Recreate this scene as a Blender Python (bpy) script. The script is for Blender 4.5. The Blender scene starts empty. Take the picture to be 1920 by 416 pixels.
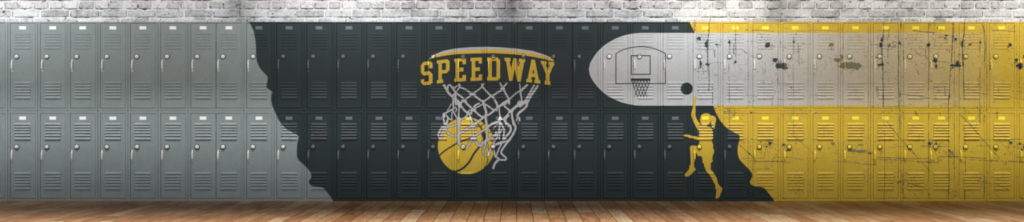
import bpy, math, random
from mathutils import Vector, noise
from mathutils.geometry import tessellate_polygon
random.seed(7)
S = 0.005446                      # metres per photo pixel on the locker fronts
BASE = 377.0                      # photo row of the floor line
def WX(px): return (px - 960) * S
def WZ(py): return (BASE - py) * S
CAMX, CAMY, CAMZ = WX(967), -16.0, WZ(203)
scn = bpy.context.scene
COL = scn.collection

# ------------------------------------------------------------------ node helpers
class NT:
    def __init__(s, mat):
        mat.use_nodes = True
        s.t = mat.node_tree; s.t.nodes.clear()
        s.out = s.n('ShaderNodeOutputMaterial'); s.b = s.n('ShaderNodeBsdfPrincipled')
        s.t.links.new(s.b.outputs[0], s.out.inputs[0])
    def n(s, typ, **kw):
        x = s.t.nodes.new(typ)
        for k, v in kw.items(): setattr(x, k, v)
        return x
    def lk(s, a, b): s.t.links.new(a, b)
    def put(s, v, inp):
        if hasattr(v, 'is_output'): s.lk(v, inp)
        elif v is not None: inp.default_value = v
    def m(s, op, a, b=None, c=None, clamp=False):
        x = s.n('ShaderNodeMath', operation=op, use_clamp=clamp)
        s.put(a, x.inputs[0]); s.put(b, x.inputs[1]); s.put(c, x.inputs[2])
        return x.outputs[0]
    def mix(s, f, a, b, bt='MIX'):
        x = s.n('ShaderNodeMix', data_type='RGBA', blend_type=bt)
        s.put(f, x.inputs[0]); s.put(a, x.inputs[6]); s.put(b, x.inputs[7])
        return x.outputs[2]
    def noise(s, vec, scale, detail=3, rough=.5, dim='3D'):
        x = s.n('ShaderNodeTexNoise', noise_dimensions=dim)
        s.put(vec, x.inputs['Vector']); x.inputs['Scale'].default_value = scale
        x.inputs['Detail'].default_value = detail; x.inputs['Roughness'].default_value = rough
        return x.outputs[0]
    def rng(s, v, a, b, c, d, smooth=False):
        x = s.n('ShaderNodeMapRange', interpolation_type='SMOOTHSTEP' if smooth else 'LINEAR')
        s.put(v, x.inputs[0])
        for i, q in enumerate((a, b, c, d)): x.inputs[i+1].default_value = q
        return x.outputs[0]
    def vmul(s, v, k):
        x = s.n('ShaderNodeVectorMath', operation='MULTIPLY'); s.put(v, x.inputs[0]); x.inputs[1].default_value = k
        return x.outputs[0]
    def xyz(s, v):
        x = s.n('ShaderNodeSeparateXYZ'); s.lk(v, x.inputs[0]); return x.outputs
    def cxyz(s, a, b, c):
        x = s.n('ShaderNodeCombineXYZ'); s.put(a, x.inputs[0]); s.put(b, x.inputs[1]); s.put(c, x.inputs[2]); return x.outputs[0]
    def pos(s): return s.n('ShaderNodeNewGeometry').outputs['Position']
    def attr(s, name, out='Fac'): return s.n('ShaderNodeAttribute', attribute_name=name).outputs[out]
    def bump(s, h, strength, dist):
        x = s.n('ShaderNodeBump'); x.inputs['Strength'].default_value = strength; x.inputs['Distance'].default_value = dist
        s.lk(h, x.inputs['Height']); s.lk(x.outputs[0], s.b.inputs['Normal'])

GREY, CHAR, YEL, NETC, BUL, SCR = range(6)
def paint_mat(name, pal, rough, metal, grain=.5, spec=.5, coat=0.0):
    m = bpy.data.materials.new(name); t = NT(m)
    p = t.pos(); x = t.xyz(p)[0]
    ramp = t.n('ShaderNodeValToRGB'); r = ramp.color_ramp; r.interpolation = 'CONSTANT'
    cols = [pal['grey'], pal['char'], pal['yel'], pal['net'], pal['net'], pal['char']]
    r.elements[0].position = 0; r.elements[0].color = (*cols[0], 1)
    r.elements[1].position = 1/6; r.elements[1].color = (*cols[1], 1)
    for i in range(2, 6):
        e = r.elements.new(i/6); e.color = (*cols[i], 1)
    a = t.attr('paint')
    t.lk(t.m('DIVIDE', t.m('ADD', a, .5), 6.0), ramp.inputs[0])
    c = ramp.outputs[0]
    isb = t.m('COMPARE', a, float(BUL), .3); isc = t.m('COMPARE', a, float(SCR), .3)
    # the pale court band wears through to yellow towards the right end
    f = t.rng(x, WX(1325), WX(1885), 0, 1)
    f = t.m('POWER', f, 1.4)
    band = t.mix(f, (*pal['bul'], 1), (*pal['yel'], 1))
    c = t.mix(isb, c, band)
    # scratches are pale olive where the band is half faded
    g = t.m('MULTIPLY', t.rng(x, WX(1440), WX(1545), 0, 1, True), t.rng(x, WX(1622), WX(1640), 1, 0, True))
    olive = t.mix(t.m('MULTIPLY', g, .75), (*pal['scr'], 1), (*pal['olive'], 1))
    c = t.mix(isc, c, olive)
    n1 = t.noise(p, 160, 2, .6); n2 = t.noise(p, 9, 3, .6)
    gr = t.m('ADD', t.rng(n1, .3, .7, 1-.18*grain, 1+.18*grain), t.rng(n2, .3, .7, -.05*grain, .05*grain))
    c = t.mix(1.0, c, t.cxyz(gr, gr, gr), 'MULTIPLY')
    t.lk(c, t.b.inputs['Base Color'])
    t.b.inputs['Roughness'].default_value = rough; t.b.inputs['Metallic'].default_value = metal
    t.b.inputs['Specular IOR Level'].default_value = spec
    if grain: t.bump(n1, .08*grain, .001)
    return m
P_BODY = dict(grey=(.235, .285, .287), char=(.017, .029, .031), yel=(.60, .415, .040), net=(.45, .45, .465), bul=(.50, .53, .55), scr=(.028, .045, .055), olive=(.24, .225, .10))
P_MET = dict(grey=(.78, .80, .80), char=(.10, .115, .125), yel=(.95, .78, .06), net=(.85, .85, .85), bul=(.85, .85, .85), scr=(.05, .07, .08), olive=(.45, .42, .15))
P_CARD = dict(grey=(.93, .93, .93), char=(.12, .145, .18), yel=(.98, .86, .04), net=(.95, .95, .95), bul=(.95, .95, .95), scr=(.12, .15, .2), olive=(.7, .65, .3))
M_PAINT = paint_mat('enamelled locker steel', P_BODY, .48, 0, 1.0, .2)
M_METAL = paint_mat('painted metal hardware', P_MET, .36, .1, .15, .6)
M_CARD = paint_mat('name card', P_CARD, .5, 0, 0, .3)
def plain(name, col, rough=.5, metal=0):
    m = bpy.data.materials.new(name); t = NT(m)
    n = t.noise(t.pos(), 60, 3)
    c = t.mix(1.0, (*col, 1), t.cxyz(*([t.rng(n, .3, .7, .9, 1.1)]*3)), 'MULTIPLY')
    t.lk(c, t.b.inputs['Base Color'])
    t.b.inputs['Roughness'].default_value = rough; t.b.inputs['Metallic'].default_value = metal
    return m
M_BLACK = plain('black dial ring', (.004, .005, .006), .5)
M_HINGE = M_PAINT

# ------------------------------------------------------------------ mural shapes (photo pixels), painter's order
LAYERS = []                       # (id, [triangles]) each triangle = 3 (x, z) world points
def add_poly(pts, pid):
    v = [Vector((WX(a), WZ(b), 0)) for a, b in pts]
    for tri in tessellate_polygon([v]):
        q = [(v[i].x, v[i].y) for i in tri]
        ar = (q[1][0]-q[0][0])*(q[2][1]-q[0][1])-(q[2][0]-q[0][0])*(q[1][1]-q[0][1])
        if abs(ar) < 1e-9: continue
        LAYERS.append((pid, q if ar > 0 else q[::-1]))
def add_convex(pts, pid):
    q = [(WX(a), WZ(b)) for a, b in pts]
    ar = sum(q[i][0]*q[(i+1) % len(q)][1]-q[(i+1) % len(q)][0]*q[i][1] for i in range(len(q)))
    if abs(ar) < 1e-10: return
    LAYERS.append((pid, q if ar > 0 else q[::-1]))
def conv(pts, org, k):
    return [(org[0]+u/k, org[1]+v/k) for u, v in pts]
def smooth_line(p, n=4):
    if len(p) < 3: return p
    q = [p[0]]+list(p)+[p[-1]]; out = []
    for i in range(1, len(q)-2):
        for j in range(n):
            t = j/n; a, b, c, d = q[i-1:i+3]
            out.append(tuple(.5*((2*b[k])+(-a[k]+c[k])*t+(2*a[k]-5*b[k]+4*c[k]-d[k])*t*t+(-a[k]+3*b[k]-3*c[k]+d[k])*t**3) for k in (0, 1)))
    out.append(q[-2]); return out
def add_stroke(pts, w, pid, sm=3, taper=False, cap=True):
    """a brush stroke: quads along the line with round joints"""
    p = smooth_line(pts, sm) if sm > 1 else pts
    L = []; 
    n = len(p)
    for i in range(n):
        a = p[max(i-1, 0)]; b = p[min(i+1, n-1)]
        dx, dy = b[0]-a[0], b[1]-a[1]; l = math.hypot(dx, dy) or 1
        ww = w/2 * ((1-.75*i/(n-1)) if taper else 1)
        L.append(((p[i][0]-dy/l*ww, p[i][1]+dx/l*ww), (p[i][0]+dy/l*ww, p[i][1]-dx/l*ww), (dx/l, dy/l), ww))
    for i in range(n-1):
        add_convex([L[i][0], L[i+1][0], L[i+1][1], L[i][1]], pid)
    if cap:
        for i, s in ((0, -1), (n-1, 1)):
            a, b, d, ww = L[i]
            c = (p[i][0]+d[0]*s*ww*.7, p[i][1]+d[1]*s*ww*.7)
            nx, ny = (a[0]-p[i][0])*.6, (a[1]-p[i][1])*.6
            add_convex([a, (c[0]+nx, c[1]+ny), (c[0]-nx, c[1]-ny), b], pid)
def circle(cx, cy, r, n=40): return [(cx+r*math.cos(2*math.pi*i/n), cy+r*math.sin(2*math.pi*i/n)) for i in range(n)]

# -- wavy edge between the grey and the charcoal paint
k6 = 1476/220
L6 = lambda y, pts: conv(pts, (440, y), k6)
left_edge = [(462, 30)] + L6(38, [(175, 18), (205, 60), (240, 140), (262, 250), (269, 350)]) + L6(100, [(270, 0), (270, 40), (285, 120), (320, 190), (370, 245), (405, 280), (415, 300), (412, 350), (402, 400)]) + \
    L6(162, [(400, 15), (478, 70), (460, 110), (458, 170), (480, 260), (520, 350), (550, 413)]) + L6(224, [(590, 60), (660, 125), (740, 170), (790, 195), (808, 215), (795, 270), (785, 320), (781, 400)]) + \
    L6(286, [(785, 60), (810, 100), (850, 135), (910, 190), (950, 240), (965, 280), (965, 310)]) + L6(330, [(935, 60), (935, 90), (960, 115), (1000, 130), (1060, 135), (1120, 150), (1160, 200), (1220, 275), (1235, 312), (1240, 330)])
# -- wavy edge between the charcoal and the yellow paint
k2 = 1902/160
P1 = lambda pts: conv(pts, (1270, 180), 16)
P2 = lambda y, pts: conv(pts, (1270, y), k2)
P6 = lambda pts: conv(pts, (1300, 332), 1387/160)
right_edge = [(1290, 30), (1292.5, 40), (1298.7, 54), (1303.4, 61.8), (1318, 95), (1328, 140), (1334, 180)] + P1([(1075, 290), (1120, 413)]) + P2(204, [(880, 130), (960, 270), (1060, 388)]) + \
    P2(236, [(1110, 50), (1170, 85), (1280, 150), (1370, 200), (1393, 245), (1385, 300), (1360, 390), (1390, 412)]) + P2(268, [(1360, 25), (1345, 100), (1345, 230), (1370, 330), (1400, 385)]) + \
    P2(300, [(1500, 110), (1600, 210), (1660, 290), (1678, 340), (1668, 378)]) + P6([(935, 40), (920, 65), (920, 95), (950, 130), (1000, 150), (1080, 155), (1150, 175), (1200, 230), (1270, 320), (1300, 355), (1312, 390), (1315, 410)])
add_poly(left_edge + [(960, 395), (960, 30)], CHAR)
add_poly([(960, 30), (960, 395)] + right_edge[::-1], CHAR)
add_poly(right_edge + [(1650, 395), (1650, 30)], YEL)
add_convex([(1650, 30), (1650, 395), (2010, 395), (2010, 30)], YEL)
# -- pale court band with the rounded left end
topc = [(1104, 129.5), (1106.5, 118), (1113, 107), (1120, 97), (1130, 87.5), (1140, 80), (1152.5, 73), (1165, 68), (1177.5, 64.5), (1190, 62.4), (1202.5, 61.6)]
botc = [(1202.5, 198), (1190, 197.3), (1177.5, 195), (1165, 191.6), (1152.5, 186.6), (1140, 180), (1130, 172.5), (1120, 162.5), (1110.6, 150), (1106, 141)]
for i in range(10):
    a, b = topc[i], topc[i+1]
bp = topc + botc
add_convex(bp, BUL)
add_convex([(1202.5, 61.6), (1202.5, 198), (1890, 198), (1890, 61.6)], BUL)
# backboard, square, rim and net on the band
H1 = lambda pts: conv(pts, (1130, 80), 10.4)
H8 = lambda pts: conv(pts, (1130, 140), 8.32)
arch = H1([(258, 215), (350, 160), (420, 130), (500, 108), (600, 88), (740, 78), (880, 88), (1000, 113), (1100, 152), (1180, 190), (1224, 215)])
add_stroke(arch, 1.6, CHAR, 2, cap=False)
add_convex([(1154, 100), (1155.7, 100), (1155.7, 157), (1154, 157)], CHAR)
add_convex([(1246.9, 100), (1248.5, 100), (1248.5, 157), (1246.9, 157)], CHAR)
add_convex([(1154, 155.9), (1248.5, 155.9), (1248.5, 157.5), (1154, 157.5)], CHAR)
for a, b, c, d in ((1182.9, 103.5, 1219.8, 105.3), (1182.9, 138.4, 1219.8, 140.2), (1182.9, 103.5, 1184.6, 140.2), (1218.1, 103.5, 1219.8, 140.2), (1182.8, 147, 1219.4, 151.5)):
    add_convex([(a, b), (c, b), (c, d), (a, d)], CHAR)
for a, b, c in ((450, 545, 345), (498, 595, 345), (545, 645, 345), (592, 690, 345), (742, 640, 345), (690, 592, 345), (640, 545, 345), (592, 495, 345), (545, 497, 215), (498, 472, 158), (640, 698, 215), (690, 722, 158)):
    add_stroke(H8([(a, 92), (b, c)]), 1.35, CHAR, 1, cap=False)
add_poly(circle(1287.5, 166.2, 11.4), CHAR)
# -- arched rim
R = lambda pts: conv(pts, (780, 80), 1920/280)
rt = R([(163, 208), (240, 150), (350, 105), (500, 75), (700, 58), (900, 53), (1100, 60), (1300, 76), (1500, 106), (1650, 152), (1740, 190), (1762, 208)])
rm = R([(180, 208), (250, 165), (350, 137), (500, 112), (700, 97), (900, 90), (1100, 95), (1300, 112), (1500, 142), (1650, 178), (1745, 212), (1762, 212)])
rb = R([(182, 213), (260, 188), (400, 162), (550, 145), (750, 137), (1000, 135), (1200, 145), (1400, 164), (1550, 190), (1700, 222), (1760, 240), (1775, 228)])
for i in range(11):
    add_convex([rt[i], rt[i+1], rm[i+1], rm[i]], NETC); add_convex([rm[i], rm[i+1], rb[i+1], rb[i]], YEL)
# -- the word SPEEDWAY in slab letters on a gentle arch
def letter(outer, holes=()):
    add_poly(R(outer), YEL)
    for h in holes: add_poly(R(h), CHAR)
letter([(62, 285), (100, 245), (180, 238), (213, 264), (213, 328), (165, 333), (165, 284), (108, 291), (108, 374), (175, 364), (213, 404), (213, 514), (180, 540), (100, 548), (62, 512), (62, 474), (108, 466), (108, 505), (165, 496), (165, 414), (100, 424), (62, 389)])
letter([(268, 228), (405, 212), (432, 240), (432, 350), (397, 391), (332, 398), (332, 472), (350, 471), (350, 516), (268, 525), (268, 482), (288, 479), (288, 268), (268, 270)], [[(332, 265), (378, 260), (385, 266), (385, 347), (332, 352)]])
letter([(490, 206), (642, 195), (642, 275), (598, 278), (598, 240), (555, 243), (555, 322), (610, 317), (610, 368), (555, 372), (555, 455), (596, 452), (598, 415), (643, 412), (643, 493), (490, 504), (490, 461), (508, 459), (508, 249), (490, 250)])
letter([(700, 195), (850, 188), (850, 268), (806, 270), (806, 233), (762, 235), (762, 319), (822, 316), (822, 362), (762, 364), (762, 449), (806, 447), (808, 409), (852, 406), (851, 486), (700, 492), (700, 447), (716, 446), (716, 238), (700, 240)])
letter([(912, 190), (1045, 187), (1082, 225), (1082, 454), (1048, 487), (912, 487), (912, 444), (928, 442), (928, 235), (912, 236)], [[(975, 233), (1026, 233), (1035, 242), (1035, 433), (1026, 442), (975, 442)]])
letter([(1138, 192), (1215, 195), (1216, 238), (1203, 240), (1222, 325), (1252, 198), (1290, 200), (1316, 330), (1337, 248), (1325, 246), (1325, 203), (1405, 208), (1404, 252), (1390, 252), (1345, 502), (1303, 498), (1270, 340), (1238, 492), (1197, 490), (1158, 238), (1140, 236)])
letter([(1485, 215), (1528, 218), (1580, 479), (1598, 482), (1597, 526), (1522, 519), (1522, 475), (1536, 475), (1530, 443), (1486, 440), (1482, 472), (1492, 473), (1492, 514), (1418, 506), (1418, 466), (1435, 465)], [[(1508, 329), (1521, 397), (1496, 394)]])
letter([(1605, 230), (1680, 240), (1680, 275), (1668, 280), (1695, 345), (1725, 290), (1712, 283), (1712, 245), (1778, 250), (1777, 298), (1765, 298), (1717, 410), (1715, 496), (1728, 498), (1727, 544), (1655, 536), (1653, 489), (1668, 489), (1668, 404), (1620, 275), (1606, 272)])
# -- ball
BALL = (874.3, 273.2, 53.4)
add_poly(circle(*BALL, 56), YEL)
def seam(pts, w, taper=False): add_stroke(pts, w, CHAR, 3, taper, cap=False)
seam([(824, 291.5), (832, 284), (845, 275.5), (857, 268.5), (868, 264), (875, 261), (884, 257.5)], 2.6)
seam([(854, 322), (861, 319), (868, 315.3), (877, 307), (883, 298.3), (889, 287.5), (898.5, 275.5), (906, 266), (909, 251)], 3.6)
seam([(905, 252), (911, 258), (914, 266), (915.7, 275.5), (916.2, 282), (915.7, 291), (913, 305.6), (907.5, 316)], 1.3)
seam([(862, 235), (872, 235), (881, 235.5), (890, 236.6), (899.6, 237), (908.4, 231.5)], 1.9)
seam([(884, 222), (890, 228), (897.5, 234), (904, 243), (909, 251), (913, 259)], 2.5)
seam([(914, 248), (923, 247.4)], 1.6); seam([(919, 263), (925.5, 266)], 1.6)
add_poly([(902, 250), (906, 248), (910, 252), (911, 262), (905, 258)], CHAR)
for a, b in ((841, 311.6), (864, 311), (864.5, 313.8), (903, 299), (880, 297), (884, 299.6), (877, 254), (903, 262), (913, 257)):
    add_convex([(a-.9, b-.4), (a+.2, b-.9), (a+1, b+.1), (a, b+.6)], CHAR)
# broken rim of the ball at its top
for a, b in ((846, 225), (836, 231), (905, 228), (856, 221.5), (913, 237)):
    add_convex([(a-2.2, b-1.2), (a+2.4, b-2.2), (a+2.8, b+.2), (a-1.5, b+1.2)], CHAR)
add_poly([(856, 321), (848, 318), (850, 322), (855, 326), (858, 325)], CHAR)
# -- hanging net
C3 = lambda p: conv(p, (820, 150), 9.6); C4 = lambda p: conv(p, (820, 190), 9.6)
C5 = lambda p: conv(p, (810, 225), 9.6); C6 = lambda p: conv(p, (810, 262), 9.6); C7 = lambda p: conv(p, (810, 290), 9.6)
NET = [
 (C3, [(120, 90), (160, 160), (200, 230), (265, 290)], 44), (C3, [(325, 225), (270, 140), (230, 90), (190, 108), (182, 175)], 34),
 (C3, [(265, 290), (310, 250), (330, 215)], 34), (C3, [(300, 148), (365, 98)], 25), (C3, [(290, 120), (322, 160)], 14), (C3, [(395, 75), (405, 125)], 38),
 (C3, [(405, 125), (355, 190), (325, 245)], 25), (C3, [(410, 130), (500, 165), (590, 225), (620, 250)], 26), (C3, [(598, 252), (665, 252)], 62),
 (C3, [(655, 230), (740, 175), (805, 120)], 26), (C3, [(805, 120), (802, 70)], 32), (C3, [(812, 110), (845, 58)], 22), (C3, [(820, 130), (880, 200), (930, 250), (970, 285)], 30),
 (C3, [(1000, 285), (1080, 225), (1180, 168)], 32), (C3, [(1155, 160), (1200, 160)], 55), (C3, [(1172, 140), (1130, 55)], 32), (C3, [(1188, 130), (1252, 55)], 32),
 (C3, [(1200, 185), (1240, 260), (1290, 340)], 34), (C3, [(1310, 335), (1400, 250), (1490, 190)], 26), (C3, [(1490, 190), (1490, 130), (1482, 70)], 20),
 (C3, [(1500, 200), (1560, 140), (1615, 88)], 42), (C3, [(1490, 190), (1510, 300), (1530, 420)], 30), (C3, [(1740, 95), (1690, 190), (1640, 275), (1570, 390)], 36),
 (C3, [(1805, 105), (1745, 200), (1680, 290), (1615, 420)], 40), (C3, [(1610, 370), (1540, 420), (1480, 470)], 55), (C3, [(1480, 370), (1440, 412)], 16),
 (C3, [(620, 262), (560, 310), (485, 365)], 28), (C3, [(445, 372), (515, 372)], 44), (C3, [(345, 240), (420, 290), (480, 350)], 32), (C3, [(655, 265), (720, 320), (820, 392)], 34),
 (C3, [(970, 285), (900, 340), (830, 392)], 30), (C3, [(955, 280), (1000, 285)], 40), (C3, [(985, 290), (1030, 350), (1072, 420)], 32), (C3, [(1290, 350), (1170, 425)], 38),
 (C3, [(1290, 340), (1292, 430)], 36), (C3, [(330, 225), (325, 330), (340, 440)], 42), (C3, [(270, 290), (290, 350), (285, 430)], 34), (C3, [(470, 375), (400, 430)], 30), (C3, [(345, 340), (400, 400)], 28),
 (C4, [(340, 0), (400, 45), (405, 90)], 74), (C4, [(395, 80), (385, 200), (382, 300)], 26), (C4, [(425, 80), (500, 175), (570, 220)], 34), (C4, [(475, -20), (560, 70), (650, 150)], 36),
 (C4, [(625, 155), (675, 155)], 58), (C4, [(285, -10), (285, 60), (300, 120)], 32), (C4, [(250, 45), (215, 110), (180, 165)], 18), (C4, [(300, 130), (185, 190), (110, 225)], 28),
 (C4, [(280, 170), (320, 240), (370, 330)], 26), (C4, [(325, 100), (348, 150), (322, 185)], 20), (C4, [(118, 225), (120, 275)], 52), (C4, [(110, 270), (112, 330), (135, 410)], 26),
 (C4, [(180, 265), (190, 330), (170, 410)], 24), (C4, [(160, 245), (215, 315), (260, 330)], 22), (C4, [(266, 200), (258, 270), (265, 330)], 22), (C4, [(385, 300), (390, 420)], 62),
 (C4, [(395, 330), (480, 300), (545, 240)], 24), (C4, [(535, 215), (615, 215)], 46), (C4, [(590, 150), (550, 185)], 22), (C4, [(608, 160), (612, 215)], 20),
 (C4, [(660, 100), (690, 65), (755, 35)], 32), (C4, [(670, 125), (740, 92), (800, 60), (830, 20)], 24), (C4, [(830, -10), (850, 100), (880, 200), (872, 300), (890, 420)], 44),
 (C4, [(670, 170), (740, 235), (815, 285)], 34), (C4, [(805, 285), (860, 275)], 48), (C4, [(850, 265), (930, 235), (1010, 175), (1095, 100)], 36), (C4, [(835, 290), (740, 360), (660, 410)], 32),
 (C4, [(575, 235), (600, 300), (620, 410)], 24), (C4, [(875, 55), (950, 110), (1030, 165)], 30), (C4, [(1080, 90), (1115, 88)], 48), (C4, [(1045, 0), (1085, 80)], 30), (C4, [(1120, 82), (1190, 45), (1250, 5)], 40),
 (C4, [(1205, 85), (1300, 160)], 32), (C4, [(1250, 25), (1205, 80)], 16), (C4, [(1280, 0), (1292, 45)], 32), (C4, [(1113, 110), (1118, 200), (1132, 290)], 26), (C4, [(1095, 325), (1165, 325)], 22), (C4, [(1130, 285), (1130, 325)], 44),
 (C4, [(1062, 178), (1085, 148)], 16), (C4, [(1295, 175), (1350, 172)], 52), (C4, [(1340, 160), (1420, 90), (1520, 5)], 48), (C4, [(1305, 190), (1240, 260), (1180, 320)], 24),
 (C4, [(1335, 190), (1350, 300), (1375, 420)], 38), (C4, [(1285, 255), (1225, 325), (1240, 420)], 30), (C4, [(1610, 0), (1605, 85), (1540, 150), (1465, 210), (1435, 270)], 42), (C4, [(1445, 295), (1420, 350)], 26), (C4, [(1475, 290), (1480, 350)], 32), (C4, [(1450, 375), (1455, 405)], 12),
 (C4, [(1130, 350), (1050, 370), (960, 413)], 30),
 (C5, [(215, 0), (228, 90)], 26), (C5, [(272, 0), (245, 90)], 24), (C5, [(235, 130), (165, 150), (115, 240), (125, 310), (165, 330), (195, 295), (185, 262), (150, 285)], 26), (C5, [(150, 180), (112, 260)], 38), (C5, [(170, 130), (245, 130)], 40), (C5, [(185, 185), (260, 150)], 34),
 (C5, [(260, 130), (350, 112), (455, 72)], 32), (C5, [(248, 170), (300, 240), (360, 282), (460, 280)], 34), (C5, [(482, 0), (480, 210), (478, 413)], 44), (C5, [(480, 250), (520, 225)], 44),
 (C5, [(715, 0), (722, 80)], 34), (C5, [(700, 108), (760, 100)], 54), (C5, [(760, 85), (800, 50), (865, 0)], 36), (C5, [(690, 120), (590, 190), (500, 245)], 36), (C5, [(735, 130), (745, 220), (752, 300)], 34), (C5, [(715, 325), (775, 325)], 56),
 (C5, [(780, 285), (870, 215), (960, 160)], 30), (C5, [(725, 345), (690, 385), (680, 413)], 30), (C5, [(765, 345), (820, 413)], 32), (C5, [(975, 0), (985, 100), (985, 200), (990, 330), (960, 413)], 40),
 (C5, [(1000, 125), (1080, 70), (1210, 20)], 40), (C5, [(1222, 20), (1215, 130), (1195, 230), (1140, 290)], 36), (C5, [(1175, 75), (1105, 152)], 20), (C5, [(1235, 50), (1300, 180), (1285, 300)], 34), (C5, [(1255, 170), (1215, 260), (1215, 345)], 26),
 (C5, [(1150, 250), (1060, 325), (960, 385), (890, 410)], 36), (C5, [(1290, 300), (1290, 345)], 44), (C5, [(1300, -10), (1335, 50), (1410, 110), (1412, 200), (1340, 290), (1300, 345)], 40), (C5, [(1450, -10), (1490, 90), (1503, 150), (1450, 270), (1370, 385)], 38), (C5, [(1370, 385), (1280, 380), (1160, 425)], 26),
 (C5, [(1360, 112), (1378, 120)], 18), (C5, [(1190, 290), (1130, 380), (1110, 425)], 26), (C5, [(1150, 215), (1160, 290)], 34),
 (C6, [(480, -10), (500, 75), (555, 150), (620, 150), (670, 75), (705, 0)], 38), (C6, [(760, -10), (820, 85), (880, 108), (925, 50), (990, 0)], 38), (C6, [(960, 30), (952, 130), (918, 210), (955, 275), (1020, 265), (1055, 165), (1085, 110)], 34), (C6, [(1130, -10), (1108, 85)], 30),
 (C6, [(1390, 0), (1280, 45), (1150, 85)], 34), (C6, [(1390, 5), (1330, 80), (1255, 190), (1250, 250), (1330, 320), (1320, 362), (1200, 355)], 34), (C6, [(1255, 65), (1200, 170), (1160, 285)], 26), (C6, [(1115, 150), (1128, 270), (1150, 310), (1200, 330)], 30), (C6, [(1205, 350), (1165, 400)], 38),
 (C6, [(1080, 115), (1130, 100)], 54),
 (C7, [(1195, 85), (1130, 160), (1103, 245)], 40)]
nb = []
for f, p, w in NET:
    q = f(p)
    cx = sum(a for a, b in q)/len(q); cy = sum(b for a, b in q)/len(q)
    nb.append((q, w/9.6))
for q, w in nb:                    # dark outline of the cords, only where they cross the ball
    if any(math.hypot(a-BALL[0], b-BALL[1]) < BALL[2] for a, b in q): add_stroke(q, w+1.5, CHAR, 2)
for q, w in nb: add_stroke(q, w, NETC, 2)
# small nicks in the cords
rr = random.Random(5)
for q, w in nb:
    if rr.random() < .16:
        a, b = q[rr.randrange(len(q))]; an = rr.uniform(0, 3.1)
        dx, dy = math.cos(an)*rr.uniform(.8, 2.2), math.sin(an)*rr.uniform(.8, 2.2)
        add_convex([(a-dx, b-dy), (a-dy*.2, b+dx*.2), (a+dx, b+dy), (a+dy*.2, b-dx*.2)], CHAR)
# -- jumping player silhouette with ponytail
B = P1([(500, 0), (512, -6), (540, -4), (562, 30), (575, 80), (570, 140), (550, 230), (545, 300), (548, 410)]) + P2(204, [(403, 150), (440, 240), (500, 335), (550, 372), (562, 330), (650, 330), (645, 372), (670, 395), (735, 404)]) + \
    P2(236, [(765, 45), (785, 100), (792, 150), (795, 285), (765, 290), (780, 360), (793, 405)]) + P2(268, [(805, 70), (790, 90), (820, 160), (818, 210), (785, 290), (785, 330), (775, 360)]) + \
    P2(300, [(795, 25), (745, 65), (745, 210), (800, 270), (850, 350), (878, 400)]) + P6([(405, 110), (420, 120), (425, 135), (475, 180), (455, 250), (430, 310), (400, 350), (375, 352), (355, 335), (370, 300), (375, 200), (350, 160), (368, 150), (330, 80), (287, 0)]) + \
    P2(300, [(700, 310), (640, 240), (600, 130), (590, 75), (560, 60)]) + P2(268, [(565, 380), (555, 350), (548, 310), (520, 290), (455, 290), (440, 240), (405, 215), (400, 330), (385, 400)]) + \
    P2(300, [(370, 60), (378, 105), (370, 140), (412, 208), (350, 280), (270, 350), (210, 372), (180, 362), (165, 335), (170, 310), (230, 240), (265, 190), (272, 150), (265, 115), (298, 115), (298, 0)]) + \
    P2(268, [(290, 250), (280, 150), (275, 100), (310, 60), (340, 50), (420, 65), (475, 45)]) + P2(236, [(480, 405), (495, 335), (435, 305), (340, 275), (270, 270), (235, 245), (190, 240), (190, 225), (150, 235), (135, 205), (190, 188), (250, 190), (330, 222), (480, 240), (488, 180), (480, 110), (440, 60), (412, 12)]) + \
    P2(204, [(345, 260), (310, 150), (315, 80), (335, 10)]) + P1([(460, 330), (490, 220), (475, 165), (498, 70), (530, 110), (520, 55)])
add_poly(B, YEL)
add_poly(P2(204, [(500, 240), (512, 215), (525, 150), (560, 115), (620, 95), (680, 93), (720, 115), (750, 150), (765, 225), (740, 295), (700, 340), (650, 372), (590, 378), (550, 352), (515, 310), (510, 255)]), YEL)
add_poly(P2(204, [(748, 152), (790, 150), (840, 175), (866, 220), (855, 300), (830, 400), (826, 440), (806, 432), (770, 400), (755, 340), (757, 225), (745, 180)]), YEL)
# -- wear: scuffs and scratches over the yellow end
sr = random.Random(11)
def jag(pts, w, wj=.5, step=1.9, skip=.12):
    """a broken, uneven scratch with chips along it"""
    w *= .82; ph = sr.uniform(0, 99); run = 0.0
    for i in range(len(pts)-1):
        a, b = pts[i], pts[i+1]; l = math.hypot(b[0]-a[0], b[1]-a[1]); n = max(1, int(l/step))
        dx, dy = (b[0]-a[0])/l, (b[1]-a[1])/l
        pw = None
        for j in range(n):
            run += l/n
            gap = noise.noise((run*.22, ph, 0))*.5+.5
            if gap < skip*1.25: pw = None; continue
            f = 1+wj*1.6*noise.noise((run*.5, ph, 5))
            t0, t1 = l*j/n, l*(j+1)/n
            w0 = pw if pw else w*.5*f*sr.uniform(.4, 1); w1 = w*.5*(1+wj*1.6*noise.noise(((run+l/n)*.5, ph, 5)))*sr.uniform(.75, 1.25)
            o0 = noise.noise((run*.2, ph, 9))*w*.35; o1 = noise.noise(((run+l/n)*.2, ph, 9))*w*.35
            A = (a[0]+dx*t0-dy*o0, a[1]+dy*t0+dx*o0); Bq = (a[0]+dx*t1-dy*o1, a[1]+dy*t1+dx*o1)
            add_convex([(A[0]-dy*w0, A[1]+dx*w0), (Bq[0]-dy*w1, Bq[1]+dx*w1), (Bq[0]+dy*w1, Bq[1]-dx*w1), (A[0]+dy*w0, A[1]-dx*w0)], SCR)
            pw = w1
            if sr.random() < .16*wj/.5:
                k = sr.choice((-1, 1))*(w*.5+abs(sr.gauss(0, 1.3)))
                speck((A[0]+Bq[0])/2-dy*k, (A[1]+Bq[1])/2+dx*k, sr.uniform(.25, .6))
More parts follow.
